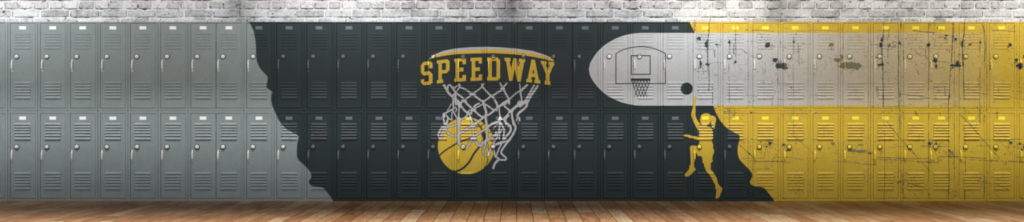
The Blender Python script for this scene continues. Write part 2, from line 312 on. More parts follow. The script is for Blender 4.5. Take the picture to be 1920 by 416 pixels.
def inyel(x, y):
    if y < 62: return x > 1299+(y-54)*.5
    if y < 198: return x > 1297
    ed = [p for p in right_edge if p[1] > 190]
    bx = 0
    for i in range(len(ed)-1):
        lo, hi = sorted((ed[i][1], ed[i+1][1]))
        if lo <= y <= hi: bx = max(bx, ed[i][0], ed[i+1][0])
    return x > bx
def speck(x, y, s):
    if not inyel(x, y): return
    an = sr.choice((0, 1.57, sr.uniform(0, 3.14))); e = sr.uniform(.3, 1); s *= sr.choice((.8, .9, 1.25))
    pts = []
    n = sr.choice((3, 4, 4, 5)); 
    for i in range(n):
        t = 2*math.pi*i/n+sr.uniform(-.3, .3); u, v = s*math.cos(t), s*e*math.sin(t)
        pts.append((x+u*math.cos(an)-v*math.sin(an), y+u*math.sin(an)+v*math.cos(an)))
    add_convex(pts, SCR)
def cloud(cx, cy, sx, sy, n, s0=.3, s1=.9):
    k = 0
    while k < n:
        x, y = sr.gauss(cx, sx), sr.gauss(cy, sy)
        if sr.random() < .13:                # short string of chips running up or across
            v = sr.random() < .6; m = sr.randint(4, 9); st = sr.uniform(.9, 1.7)
            for q in range(m):
                X = x+(sr.gauss(0, .3) if v else q*st); Y = y+(q*st if v else sr.gauss(0, .3))
                if 41 < Y < 376: speck(X, Y, sr.uniform(s0, s1)*.9)
            k += m
        else:
            if 41 < y < 376: speck(x, y, sr.uniform(s0, s1)*sr.choice((.8, 1, 1.4)))
            k += 1
def blob(cx, cy, rx, ry, n=22, j=.4):
    ph = sr.uniform(0, 99); pts = []
    for i in range(n):
        t = 2*math.pi*i/n; k = .8+.45*noise.noise((math.cos(t)*1.2, math.sin(t)*1.2, ph))+sr.uniform(-.13, .13)
        pts.append((cx+rx*k*math.cos(t), cy+ry*k*math.sin(t)))
    add_poly(pts, SCR)
    cloud(cx, cy, rx*.9, ry*.9, int(14+rx*ry*.8), .4, 1.1)
UA = lambda pts: conv(pts, (1290, 40), 1566/320); UB = lambda pts: conv(pts, (1290, 120), 1566/320)
UC = lambda pts: conv(pts, (1600, 40), 1566/320); UD = lambda pts: conv(pts, (1600, 120), 1566/320)
LA = lambda pts: conv(pts, (1290, 200), 1479/320); LB = lambda pts: conv(pts, (1290, 285), 1401/320)
LC = lambda pts: conv(pts, (1600, 200), 1479/320); LD = lambda pts: conv(pts, (1600, 285), 1401/320)
jag(UA([(65, 5), (62, 90)]), 1.6, .4); jag(UA([(195, 5), (193, 100), (185, 160)]), 1.7, .4, skip=0); jag(UA([(182, 160), (180, 300), (182, 405)]), 2.2, .6, skip=.03)
jag(UB([(182, 20), (192, 90), (195, 160), (190, 250)]), 1.6, .7); jag(UA([(436, 40), (436, 130), (440, 330)]), 1.2, .5, skip=.1)
jag(UA([(385, 170), (382, 300)]), 1.2); jag(UB([(375, 0), (378, 200), (378, 360)]), .9, .6, skip=.25); jag(UA([(420, 200), (422, 300)]), 1.6, .6)
jag(UB([(226, 260), (226, 370)]), 1.1, .5, skip=.2); jag(UA([(245, 255), (245, 330)]), 1.2, .6, skip=.3)
jag(UA([(525, 78), (560, 82)]), 1, .5); jag(UA([(580, 82), (650, 80), (790, 92)]), 1.1, .5, skip=.05); jag(UA([(1110, 80), (1200, 82), (1370, 93)]), .8, .4, skip=.05); jag(UA([(1450, 95), (1566, 102)]), .6, .4)
jag(UA([(1000, 50), (1000, 80)]), .8); jag(UA([(968, 140), (968, 300)]), 1.1, .6, skip=.2); jag(UA([(1008, 200), (1018, 300), (1020, 400)]), 1.2, .6, skip=.1); jag(UB([(965, 0), (965, 150), (968, 300)]), .7, .6, skip=.3)
jag(UB([(685, 20), (688, 100)]), .7, .5, skip=.2); jag(UB([(820, 130), (825, 185)]), 1, .6); jag(UB([(530, 285), (640, 295)]), .7, .4); jag(UB([(1120, 285), (1270, 298)]), .6); jag(UB([(828, 322), (900, 328)]), 1)
jag(UB([(870, 183), (940, 183)]), .9); jag(UA([(480, 255), (620, 340)]), .8, .6, skip=.35)
jag(UA([(200, 385), (250, 380)]), .8)
for f, x, y, rx, ry in ((UA, 100, 160, 5, 4), (UA, 170, 210, 4, 8), (UA, 262, 212, 3, 2.4), (UA, 116, 388, 3, 7), (UA, 180, 395, 5, 2.5), (UA, 380, 190, 3, 3), (UA, 728, 218, 6, 5), (UA, 800, 358, 6, 5), (UA, 870, 400, 7, 4.5), (UB, 860, 20, 9, 5),
        (UA, 970, 190, 3.2, 3), (UA, 1312, 215, 6, 4), (UA, 1370, 355, 8, 5), (UA, 435, 370, 2.6, 2.6), (UA, 1410, 335, 3, 5), (UB, 1410, 20, 5, 4), (UB, 1500, 12, 14, 5.5), (UB, 1540, 35, 9, 4.5),
        (UC, 250, 215, 3.5, 6), (UC, 262, 170, 3, 5), (UC, 328, 218, 2.6, 2), (UC, 425, 200, 2.8, 2.4), (UC, 690, 220, 4.2, 4.5), (UC, 850, 130, 3.6, 2), (UC, 845, 158, 3, 1.4), (UC, 935, 165, 3.2, 4), (UC, 998, 205, 3, 8), (UC, 1070, 212, 2.6, 2.4),
        (UC, 1165, 192, 2.4, 3), (UC, 1435, 218, 4, 4.5), (UC, 750, 360, 5, 4), (UC, 262, 395, 3.6, 3), (UC, 905, 403, 5, 2.6), (UC, 955, 378, 3.4, 3.6), (UC, 1005, 392, 2.6, 5), (UC, 1495, 355, 4, 3.4), (UC, 1530, 398, 7, 4), (UD, 1530, 20, 7, 5.5),
        (UD, 950, 15, 8, 3), (UD, 760, 20, 3, 4), (UD, 240, 8, 5, 2), (UD, 876, 300, 1.8, 2)):
    (cx, cy), = f([(x, y)]); blob(cx, cy, rx, ry)
jag(UC([(278, 5), (275, 100), (270, 160)]), 1.4, .4, skip=0); jag(UC([(262, 160), (262, 300), (268, 410)]), 1.9, .6, skip=.02); jag(UD([(270, 0), (272, 160), (275, 330), (275, 400)]), 1.7, .8, skip=.15)
jag(UC([(440, 5), (438, 60)]), 1.5, .4); jag(UC([(415, 80), (415, 300), (420, 400)]), 1.3, .6, skip=.15); jag(UC([(455, 260), (462, 360)]), 1.4, .5); jag(UD([(412, 0), (414, 200), (420, 290), (420, 410)]), 1.3, .5, skip=.05)
jag(UC([(915, 5), (912, 160), (905, 270), (900, 380)]), 1.7, .45, skip=0); jag(UD([(893, 30), (885, 160), (878, 290), (872, 390)]), 1.6, .5, skip=.03)
jag(UC([(1020, 5), (1015, 120), (1000, 200), (1005, 400)]), 1.8, .5, skip=0); jag(UD([(1008, 0), (1012, 140), (1015, 330)]), 1.3, .7, skip=.15)
jag(UC([(1185, 20), (1205, 110), (1212, 230), (1205, 370)]), 1.5, .5, skip=.05); jag(UD([(1165, 30), (1160, 200), (1162, 400)]), 1, .6, skip=.1); jag(UC([(1160, 140), (1162, 290)]), 1, .5, skip=.1)
jag(UC([(540, 82), (620, 95), (770, 103)]), 1.2, .6, skip=.03); jag(UC([(1275, 80), (1380, 85), (1490, 95)]), 1.1, .6, skip=.03); jag(UC([(1480, 30), (1480, 110)]), 1.1, .5)
jag(UC([(340, 235), (400, 235)]), 1); jag(UD([(410, 270), (500, 282), (610, 298), (730, 322)]), .8, .6, skip=.15); jag(UD([(1090, 262), (1240, 278)]), .8, .5, skip=.1); jag(UD([(1290, 290), (1400, 298), (1566, 328)]), .8, .5, skip=.1)
jag(UC([(320, 260), (315, 330)]), .9); jag(UC([(562, 265), (625, 330)]), .9, .5, skip=.2); jag(UD([(585, 50), (605, 100)]), .8); jag(UD([(765, 40), (840, 25)]), .7); jag(UD([(25, 178), (220, 180)]), .6, .5, skip=.35); jag(UD([(40, 340), (160, 350)]), .6)
# lower row scratches
jag(LA([(445, 328), (490, 368), (540, 412)]), 1.1, .4, skip=.02); jag(LA([(455, 282), (560, 282), (750, 288), (1000, 280), (1250, 288)]), 1.0, .8, step=4, skip=.3)
jag(LA([(890, 232), (960, 290), (1090, 410)]), 1, .4, skip=.05); jag(LA([(358, 10), (360, 100), (360, 180)]), 1.2, .6, skip=.2); jag(LA([(405, 30), (405, 80)]), 1); jag(LA([(912, 0), (912, 120), (915, 240)]), .9, .6, skip=.25)
jag(LA([(622, 200), (622, 400)]), .6, .5, skip=.5); jag(LA([(1178, 160), (1178, 260)]), .7, .5, skip=.3); jag(LA([(305, 38), (430, 52)]), .9, .6, skip=.3)
jag(LB([(492, 5), (545, 50)]), 1.1, .4); jag(LB([(1025, 5), (1065, 48)]), 1, .4); jag(LB([(440, 50), (560, 50), (620, 50)]), .7, .5, skip=.1); jag(LB([(700, 45), (850, 42), (950, 65)]), .8, .5, skip=.05); jag(LB([(490, 70), (620, 78), (760, 75), (840, 88)]), 1.1, .9, skip=.1)
jag(LB([(970, 48), (1150, 50)]), .7); jag(LB([(1190, 72), (1401, 88)]), 1.0, .9, skip=.1); jag(LB([(1240, 42), (1380, 42)]), .7); jag(LB([(530, 142), (670, 138)]), .8, .7, skip=.25); jag(LB([(1050, 142), (1180, 140)]), .6, .7, skip=.3)
jag(LB([(910, 280), (910, 385)]), .8, .7, skip=.3); jag(LB([(1230, 185), (1300, 245)]), .6, .4, skip=.2); jag(LB([(1080, 280), (1165, 312)]), .7, .5); jag(LB([(772, 375), (795, 385)]), 1.4)
jag(LC([(290, 130), (330, 180), (410, 280), (535, 412)]), 1.1, .4, skip=.03); jag(LC([(200, 290), (410, 288), (600, 290), (830, 288)]), 1.0, .7, step=4, skip=.1); jag(LC([(920, 60), (1040, 185), (1110, 270), (1230, 410)]), 1.1, .4, skip=.03)
jag(LC([(955, 290), (1090, 288), (1220, 286), (1470, 282)]), 1.0, .7, step=4, skip=.12); jag(LC([(398, 0), (402, 80), (400, 250)]), 1.2, .6, skip=.15); jag(LC([(265, 30), (268, 200), (272, 400)]), .8, .6, skip=.3)
jag(LC([(825, 0), (825, 150), (825, 400)]), 1.0, .5, skip=.12); jag(LC([(966, 0), (968, 200), (968, 330)]), .8, .6, skip=.25); jag(LC([(1098, 10), (1098, 150)]), 1.4, .7, skip=.15); jag(LC([(875, 140), (875, 240)]), .8, .6, skip=.3); jag(LC([(1132, 30), (1132, 140)]), 1, .6, skip=.2)
jag(LC([(360, 342), (470, 345)]), .6); jag(LC([(590, 340), (740, 345), (840, 345)]), .8, .7, skip=.2); jag(LC([(1060, 340), (1200, 342)]), .8, .6, skip=.1); jag(LC([(1110, 290), (1110, 350)]), .8); jag(LC([(826, 375), (870, 412)]), 1.6, .5); jag(LC([(250, 370), (232, 412)]), .9)
jag(LD([(240, 0), (218, 35)]), .9); jag(LD([(195, 45), (330, 48), (510, 55), (620, 52)]), 1.1, .8, skip=.08); jag(LD([(200, 62), (380, 65), (500, 75)]), .9, .8, skip=.2); jag(LD([(258, 10), (258, 160), (252, 400)]), .9, .6, skip=.15)
jag(LD([(485, 5), (535, 52)]), 1.1, .4); jag(LD([(565, 90), (635, 160)]), .8, .4, skip=.2); jag(LD([(515, 78), (690, 85)]), 1.2, .9, skip=.1); jag(LD([(695, 38), (840, 38), (1090, 52)]), 1.1, .8, skip=.05); jag(LD([(790, 5), (840, 40), (790, 35)]), 1.3, .5, skip=0)
jag(LD([(783, 0), (785, 200), (780, 400)]), 1.3, .5, skip=.03); jag(LD([(920, 20), (922, 160)]), 1, .6, skip=.2); jag(LD([(915, 310), (912, 400)]), 1.2, .6, skip=.1); jag(LD([(870, 60), (920, 95)]), 1); jag(LD([(940, 62), (1130, 72), (1250, 75)]), .8, .8, skip=.2)
jag(LD([(1160, 5), (1200, 50)]), 1.1, .4); jag(LD([(1270, 75), (1401, 82)]), 1.4, .9, skip=.05); jag(LD([(1330, 42), (1401, 42)]), 1, .5); jag(LD([(415, 165), (455, 185)]), .9); jag(LD([(520, 145), (630, 150)]), .7, .7, skip=.3); jag(LD([(455, 255), (560, 285), (612, 318)]), .9, .5, skip=.1)
jag(LD([(1155, 255), (1275, 310)]), .9, .5, skip=.05); jag(LD([(1185, 142), (1300, 140)]), .7, .7, skip=.2); jag(LD([(495, 340), (535, 378)]), .7, .4, skip=.2); jag(LD([(1150, 325), (1200, 375)]), .7, .4, skip=.2); jag(LD([(405, 180), (405, 400)]), 1, .7, skip=.3); jag(LD([(1073, 190), (1073, 390)]), .9, .7, skip=.3)
jag(LD([(1085, 160), (1120, 182)]), .8); jag(LD([(0, 85), (60, 98), (190, 102)]), 1.3, .7, skip=.1); jag(LD([(1230, 90), (1240, 110)]), .8); jag(LD([(1330, 190), (1350, 210)]), .8); jag(LD([(1375, 375), (1395, 385)]), 1.3)
for f, x, y, rx, ry in ((LA, 550, 53, 2.6, 1.8), (LA, 1105, 55, 2.6, 1.6), (LA, 712, 318, 4, 3.4), (LA, 680, 345, 3, 1.5), (LA, 830, 330, 4, 1.8), (LA, 868, 378, 5, 2.4), (LA, 1258, 318, 5, 3.2), (LA, 1420, 382, 10, 2.4), (LC, 545, 60, 2, 1.6), (LC, 1247, 53, 2, 1.5),
        (LC, 665, 318, 3.6, 3), (LC, 720, 320, 2, 2), (LC, 1365, 312, 3.6, 3.2), (LC, 1440, 320, 3, 1.6), (LC, 835, 382, 2, 2), (LC, 60, 385, 12, 3.2), (LC, 1462, 372, 3, 2), (LD, 130, 10, 5, 2.4), (LC, 60, 330, 9, 1.6)):
    (cx, cy), = f([(x, y)]); blob(cx, cy, rx, ry)
for cx, cy, sx, sy, n in ((1315, 75, 9, 10, 60), (1325, 90, 20, 22, 60), (1375, 80, 14, 25, 70), (1345, 50, 35, 5, 24), (1440, 47, 16, 4, 34), (1430, 80, 14, 14, 60), (1440, 110, 14, 14, 40), (1350, 128, 25, 14, 60), (1395, 130, 18, 12, 34),
        (1490, 85, 14, 24, 60), (1495, 130, 16, 18, 50), (1470, 75, 8, 16, 26), (1325, 165, 14, 14, 34), (1365, 172, 6, 14, 26), (1385, 185, 18, 10, 18), (1430, 150, 10, 18, 24), (1462, 172, 6, 12, 26), (1480, 174, 8, 6, 26),
        (1563, 75, 14, 18, 60), (1560, 115, 10, 12, 40), (1600, 95, 18, 22, 90), (1625, 100, 7, 20, 60), (1570, 47, 10, 4, 18), (1600, 125, 22, 8, 30), (1605, 170, 12, 5, 22), (1530, 130, 18, 14, 26),
        (1655, 75, 9, 14, 60), (1665, 85, 16, 10, 40), (1658, 120, 14, 8, 34), (1690, 85, 8, 20, 40), (1710, 80, 12, 14, 40), (1745, 75, 12, 12, 46), (1750, 47, 8, 3, 22), (1742, 115, 12, 12, 50), (1785, 82, 10, 14, 60), (1795, 118, 12, 10, 60),
        (1820, 80, 12, 14, 46), (1845, 90, 8, 18, 40), (1880, 50, 22, 6, 40), (1885, 80, 16, 14, 60), (1900, 112, 14, 12, 50), (1850, 118, 16, 8, 30), (1720, 110, 14, 12, 40), (1665, 150, 14, 18, 50), (1685, 170, 6, 20, 34), (1735, 155, 8, 10, 26),
        (1770, 165, 10, 22, 46), (1795, 175, 6, 18, 50), (1812, 160, 6, 22, 30), (1840, 165, 8, 16, 24), (1860, 190, 12, 5, 12), (1890, 160, 10, 12, 22), (1910, 170, 5, 18, 16), (1675, 197, 18, 4, 40), (1770, 197, 14, 4, 30),
        (1362, 206, 14, 6, 60), (1375, 216, 12, 7, 50), (1490, 210, 12, 8, 46), (1485, 225, 10, 10, 26), (1660, 210, 14, 8, 60), (1690, 220, 5, 18, 40), (1765, 215, 9, 8, 36), (1815, 208, 14, 6, 50), (1838, 212, 8, 8, 50), (1790, 225, 6, 18, 34), (1825, 228, 14, 7, 26),
        (1420, 268, 26, 4, 40), (1440, 272, 10, 5, 40), (1475, 272, 12, 5, 46), (1425, 282, 14, 5, 40), (1480, 283, 14, 4, 46), (1560, 270, 16, 6, 50), (1600, 272, 16, 7, 60), (1555, 284, 16, 5, 36), (1610, 284, 12, 5, 50), (1622, 245, 6, 8, 30), (1640, 260, 8, 6, 24),
        (1450, 302, 26, 2, 50), (1470, 300, 16, 5, 30), (1575, 303, 26, 2, 40), (1620, 296, 8, 8, 34), (1625, 330, 6, 8, 26), (1495, 335, 8, 9, 50), (1497, 352, 6, 9, 40), (1520, 335, 5, 10, 34), (1525, 360, 10, 8, 20), (1420, 315, 20, 3, 16),
        (1745, 272, 12, 4, 50), (1770, 272, 18, 5, 36), (1890, 272, 10, 4, 50), (1910, 274, 8, 4, 36), (1770, 284, 14, 3, 30), (1895, 286, 14, 3, 36), (1655, 300, 16, 3, 30), (1660, 312, 14, 8, 22), (1738, 302, 18, 2, 36), (1905, 302, 14, 2, 40), (1780, 295, 10, 5, 30),
        (1688, 335, 5, 9, 60), (1672, 342, 10, 12, 50), (1693, 355, 5, 14, 40), (1715, 335, 12, 10, 40), (1715, 348, 10, 7, 24), (1786, 365, 8, 7, 50), (1790, 345, 6, 12, 24), (1840, 335, 5, 8, 50), (1848, 350, 7, 12, 50), (1820, 335, 14, 14, 30), (1828, 368, 20, 5, 24),
        (1880, 340, 12, 8, 14), (1870, 350, 14, 10, 16), (1740, 362, 20, 6, 10), (1658, 362, 16, 6, 14), (1415, 342, 4, 8, 14), (1600, 230, 50, 20, 10), (1820, 250, 60, 20, 24), (1700, 250, 40, 20, 16), (1450, 345, 40, 16, 8)):
    cloud(cx, cy, sx, sy, int(n*2.3), .34, .85)
add_poly([(1575, 117), (1581, 118.5), (1583, 115.5), (1590, 117), (1596, 116.2), (1604, 118.4), (1611, 117.6), (1614, 121), (1618, 122.5), (1613.5, 124.5), (1616, 127.5), (1609, 127), (1606, 130.5), (1600, 128.2), (1592, 129.5), (1586, 127.4), (1579, 128.6), (1577, 124)], SCR)
add_poly([(1455.5, 118), (1463, 119), (1472, 118), (1476, 121), (1474, 124), (1479, 128.5), (1470, 129.5), (1464, 128), (1456.5, 128.8), (1454, 124)], SCR)
for _ in range(64):
    x = sr.uniform(1302, 1915); y = sr.uniform(50, 180); l = sr.uniform(6, 26)
    if sr.random() < .68: jag([(x, y), (x+sr.gauss(0, .5), min(y+l, 198))], sr.uniform(.5, 1.0), .8, skip=.34)
    else: jag([(x, y), (x+l, y+sr.gauss(0, 1))], sr.uniform(.45, .85), .8, skip=.34)
for _ in range(26):
    x = sr.uniform(1420, 1900); y = sr.uniform(205, 340); l = sr.uniform(6, 24)
    if sr.random() < .4: jag([(x, y), (x+sr.gauss(0, .5), y+l)], sr.uniform(.5, .9), .8, skip=.36)
    else: jag([(x, y), (x+l, y+sr.gauss(0, 1))], sr.uniform(.45, .8), .8, skip=.36)
for _ in range(800):
    x = sr.uniform(1300, 1925); y = sr.uniform(42, 200)
    speck(x, y, sr.uniform(.22, .62))
for _ in range(110):
    speck(sr.uniform(1350, 1925), sr.uniform(200, 375), sr.uniform(.25, .6))
LB_ = [(pid, q, min(a for a, b in q), max(a for a, b in q), min(b for a, b in q), max(b for a, b in q)) for pid, q in LAYERS]

# ------------------------------------------------------------------ cutting a mesh along the mural shapes
def split(poly, ax, az, bx, bz):
    """parts of a convex 3-D polygon left (inside) and right (outside) of the line a-b seen along Y"""
    nx, nz = -(bz-az), (bx-ax); l = math.hypot(nx, nz); nx /= l; nz /= l
    d = [(p[0]-ax)*nx+(p[2]-az)*nz for p in poly]
    E = 2e-6
    if min(d) >= -E: return poly, None
    if max(d) <= E: return None, poly
    a, b = [], []
    n = len(poly)
    for i in range(n):
        p, q, dp, dq = poly[i], poly[(i+1) % n], d[i], d[(i+1) % n]
        if dp >= -E: a.append(p)
        if dp <= E: b.append(p)
        if (dp > E and dq < -E) or (dp < -E and dq > E):
            t = dp/(dp-dq); r = (p[0]+(q[0]-p[0])*t, p[1]+(q[1]-p[1])*t, p[2]+(q[2]-p[2])*t)
            a.append(r); b.append(r)
    return (a if len(a) > 2 else None), (b if len(b) > 2 else None)
def paint_faces(polys, layers, depth=0):
    fr = []
    for p in polys:
        xs = [v[0] for v in p]; zs = [v[2] for v in p]
        fr.append((p, GREY, min(xs), max(xs), min(zs), max(zs)))
    if not fr: return fr
    X0_, X1_, Z0_, Z1_ = min(f[2] for f in fr), max(f[3] for f in fr), min(f[4] for f in fr), max(f[5] for f in fr)
    layers = [l for l in layers if l[2] < X1_ and l[3] > X0_ and l[4] < Z1_ and l[5] > Z0_]
    if len(layers) > 36 and depth < 6 and max(X1_-X0_, Z1_-Z0_) > .03:
        if X1_-X0_ > Z1_-Z0_: m_ = (X0_+X1_)/2; ln_ = (m_, 0, m_, 1)
        else: m_ = (Z0_+Z1_)/2; ln_ = (0, m_, 1, m_)
        A_, B_ = [], []
        for p in polys:
            a, b = split(p, *ln_)
            if a: A_.append(a)
            if b: B_.append(b)
        return paint_faces(A_, layers, depth+1)+paint_faces(B_, layers, depth+1)
    for pid, q, x0, x1, z0, z1 in layers:
        out = []
        n = len(q)
        for f in fr:
            if f[2] >= x1 or f[3] <= x0 or f[4] >= z1 or f[5] <= z0 or f[1] == pid:
                out.append(f); continue
            rest = f[0]; outs = []
            for i in range(n):
                a, b = q[i], q[(i+1) % n]
                ins, o = split(rest, a[0], a[1], b[0], b[1])
                if o: outs.append(o)
                rest = ins
                if rest is None: break
            if rest is None: out.append(f); continue
            for o in outs:
                xs = [v[0] for v in o]; zs = [v[2] for v in o]
                out.append((o, f[1], min(xs), max(xs), min(zs), max(zs)))
            xs = [v[0] for v in rest]; zs = [v[2] for v in rest]
            out.append((rest, pid, min(xs), max(xs), min(zs), max(zs)))
        fr = out
    return fr
def build(name, polys, mat, loc, parent, layers, smooth=False):
    """polys in thing-local metres, loc = the thing's base; cut by the mural, then linked as one mesh"""
    W = [[(v[0]+loc[0], v[1]+loc[1], v[2]+loc[2]) for v in p] for p in polys]
    x0 = min(v[0] for p in W for v in p); x1 = max(v[0] for p in W for v in p)
    z0 = min(v[2] for p in W for v in p); z1 = max(v[2] for p in W for v in p)
    lay = [l for l in layers if l[2] < x1 and l[3] > x0 and l[4] < z1 and l[5] > z0]
    fr = paint_faces(W, lay)
    vd = {}; vs = []; fs = []; ids = []
    for f in fr:
        idx = []
        for v in f[0]:
            k = (round(v[0], 5), round(v[1], 5), round(v[2], 5))
            if k not in vd: vd[k] = len(vs); vs.append((v[0]-loc[0], v[1]-loc[1], v[2]-loc[2]))
            if not idx or (idx[-1] != vd[k]): idx.append(vd[k])
        if len(idx) > 1 and idx[0] == idx[-1]: idx.pop()
        if len(set(idx)) == len(idx) and len(idx) > 2: fs.append(idx); ids.append(float(f[1]))
    me = bpy.data.meshes.new(name); me.from_pydata(vs, [], fs)
    if smooth: me.polygons.foreach_set('use_smooth', [True]*len(fs))
    at = me.attributes.new('paint', 'FLOAT', 'FACE'); at.data.foreach_set('value', ids)
    me.materials.append(mat)
    o = bpy.data.objects.new(name, me); COL.objects.link(o); o.parent = parent
    return o

# ------------------------------------------------------------------ locker geometry (local pixels -> metres)
def box(x0, x1, y0, y1, z0, z1, ch=0.0, back=True):
    """box with chamfered front edges (front = -y)"""
    F = []
    c = ch
    f = [(x0+c, y0, z0+c), (x1-c, y0, z0+c), (x1-c, y0, z1-c), (x0+c, y0, z1-c)]
    g = [(x0, y0+c, z0), (x1, y0+c, z0), (x1, y0+c, z1), (x0, y0+c, z1)]
    h = [(x0, y1, z0), (x1, y1, z0), (x1, y1, z1), (x0, y1, z1)]
    F.append(f)
    for i in range(4):
        j = (i+1) % 4
        if c: F.append([f[j], f[i], g[i], g[j]])
        F.append([g[j], g[i], h[i], h[j]])
    if back: F.append(h[::-1])
    return F
DEPTH = .38
def body_polys(x0, x1, z0, z1, ox0, ox1, oz0, oz1, post=None):
    """sheet-steel case: chamfered face frame round the opening, sides, back and the rebate the door shuts into"""
    F = []; c = .0020; g = .0006
    x0 += g; x1 -= g; z0 += g*.6; z1 -= g*.6
    o = [(x0, z0), (x1, z0), (x1, z1), (x0, z1)]; oc = [(x0+c, z0+c), (x1-c, z0+c), (x1-c, z1-c), (x0+c, z1-c)]
    i_ = [(ox0, oz0), (ox1, oz0), (ox1, oz1), (ox0, oz1)]
    j_ = [(ox0+.012, oz0+.012), (ox1-.012, oz0+.012), (ox1-.012, oz1-.012), (ox0+.012, oz1-.012)]
    P = lambda q, y: [(a, y, b) for a, b in q]
    A, Bf, Ci, Di, Ei, Fi = P(o, c), P(oc, 0), P(i_, 0), P(i_, .024), P(j_, .024), P(j_, .034)
    Bk = P(o, DEPTH); In = P(j_, DEPTH-.004)
    for a, b in ((Bk, A), (A, Bf), (Bf, Ci), (Ci, Di), (Di, Ei), (Ei, Fi)):
        for k in range(4):
            l = (k+1) % 4; F.append([a[k], a[l], b[l], b[k]])
    F.append(Bk[::-1])
    for k in range(4):
        l = (k+1) % 4; F.append([Fi[k], Fi[l], In[l], In[k]])
    F.append(In)
    if post is not None: F += box(post-.012, post+.012, .025, .05, oz0+.001, oz1-.001)
    return F
def louver(x0, x1, zt, zb, h, flat):
    """one pressed louver: hood leaning out to its lower lip, open underneath"""
    e = .0035
    F = []
    yf = .0012
    if not flat:
        a = [(x0+e, yf, zt), (x1-e, yf, zt)]; m1 = [(x0+e*.3, -h*.5, zt-(zt-zb)*.42), (x1-e*.3, -h*.5, zt-(zt-zb)*.42)]
        b = [(x0, -h, zb+.003), (x1, -h, zb+.003)]; cc = [(x0, -h+.0015, zb+.0015), (x1, -h+.0015, zb+.0015)]
    else:
        a = [(x0+e, yf, zt), (x1-e, yf, zt)]; m1 = [(x0+e*.3, -h*.72, zt-(zt-zb)*.2), (x1-e*.3, -h*.72, zt-(zt-zb)*.2)]
        b = [(x0, -h, zb+.003), (x1, -h, zb+.003)]; cc = [(x0, -h+.0015, zb+.0015), (x1, -h+.0015, zb+.0015)]
    d = [(x0, yf, zb+.0045), (x1, yf, zb+.0045)]
    for p, q in ((a, m1), (m1, b), (b, cc), (cc, d)):
        F.append([q[0], q[1], p[1], p[0]])
    F.append([a[0], (x0, yf, zb+.0045), cc[0], b[0], m1[0]]); F.append([a[1], m1[1], b[1], cc[1], (x1, yf, zb+.0045)])
    return F
def door_polys(px0, px1, cx, oz_top, oz_bot, top, upper):
    """px relative to the name-card centre; rows are photo rows relative to the locker's bottom row"""
    g = .0042
    F = box(px0*S+g, px1*S-g*.8, .0012, .020, oz_bot*S+g*.8, oz_top*S-g, .0016)
    return F
def lathe(profile, cx, cz, n=24, y0=0.0):
    """profile: (radius, protrusion)"""
    F = []
    rings = [[(cx+r*math.cos(2*math.pi*i/n), y0-h, cz+r*math.sin(2*math.pi*i/n)) for i in range(n)] for r, h in profile if r > 0]
    for a, b in zip(rings, rings[1:]):
        for i in range(n):
            j = (i+1) % n; F.append([a[i], a[j], b[j], b[i]])
    r, h = profile[-1]
    if r == 0:
        c = (cx, y0-h, cz)
        for i in range(n): F.append([rings[-1][i], rings[-1][(i+1) % n], c])
    return F
def handle_polys(cx, z0, z1):
    """recessed-pull latch: narrow end tabs and a thicker grip that stands off the door"""
    w1, w2 = .0070, .0094
    h = z1-z0
    prof = [(0, w1, .004), (.12, w1, .006), (.155, w1*.75, .005), (.17, w2, .012), (.22, w2, .021), (.5, w2, .024), (.78, w2, .021), (.83, w2, .012), (.845, w1*.75, .005), (.88, w1, .006), (1, w1, .004)]
    F = []; R_ = []
    for t, w, y in prof:
        z = z0+h*t
        R_.append([(cx-w, .0012, z), (cx-w, -y*.72, z), (cx-w*.5, -y, z), (cx+w*.5, -y, z), (cx+w, -y*.72, z), (cx+w, .0012, z)])
    for a, b in zip(R_, R_[1:]):
        for i in range(5): F.append([a[i], a[i+1], b[i+1], b[i]])
    F.append(R_[0][::-1]); F.append(R_[-1])
    return F
def hinge_polys(cx, z0, z1):
    F = []; n = 10; r = .0044
    a = [(cx+r*math.cos(2*math.pi*i/n), -.0015+r*math.sin(2*math.pi*i/n), z0) for i in range(n)]
    b = [(p[0], p[1], z1) for p in a]
    for i in range(n):
        j = (i+1) % n; F.append([a[i], a[j], b[j], b[i]])
    F.append(a[::-1]); F.append(b)
    return F
TOPROWS = [(62.0, 65.3), (66.4, 70.3), (71.4, 75.2), (76.4, 80.8), (82, 86.3), (87.6, 92.2)]
BOTROWS = [(153.3, 157.3), (158.5, 162.8), (164.2, 168.3), (169.8, 173.6), (175, 178.9), (180.4, 185.1)]
TOPROWS_L = [(230.6, 234.1), (235.5, 239.3), (240.6, 244.3), (245.6, 249.6), (251, 255.3), (256.7, 261.6)]
BOTROWS_L = [(322.7, 326.7), (328, 332.5), (334, 337.6), (339, 343.2), (344.3, 348.6), (350, 354.9)]
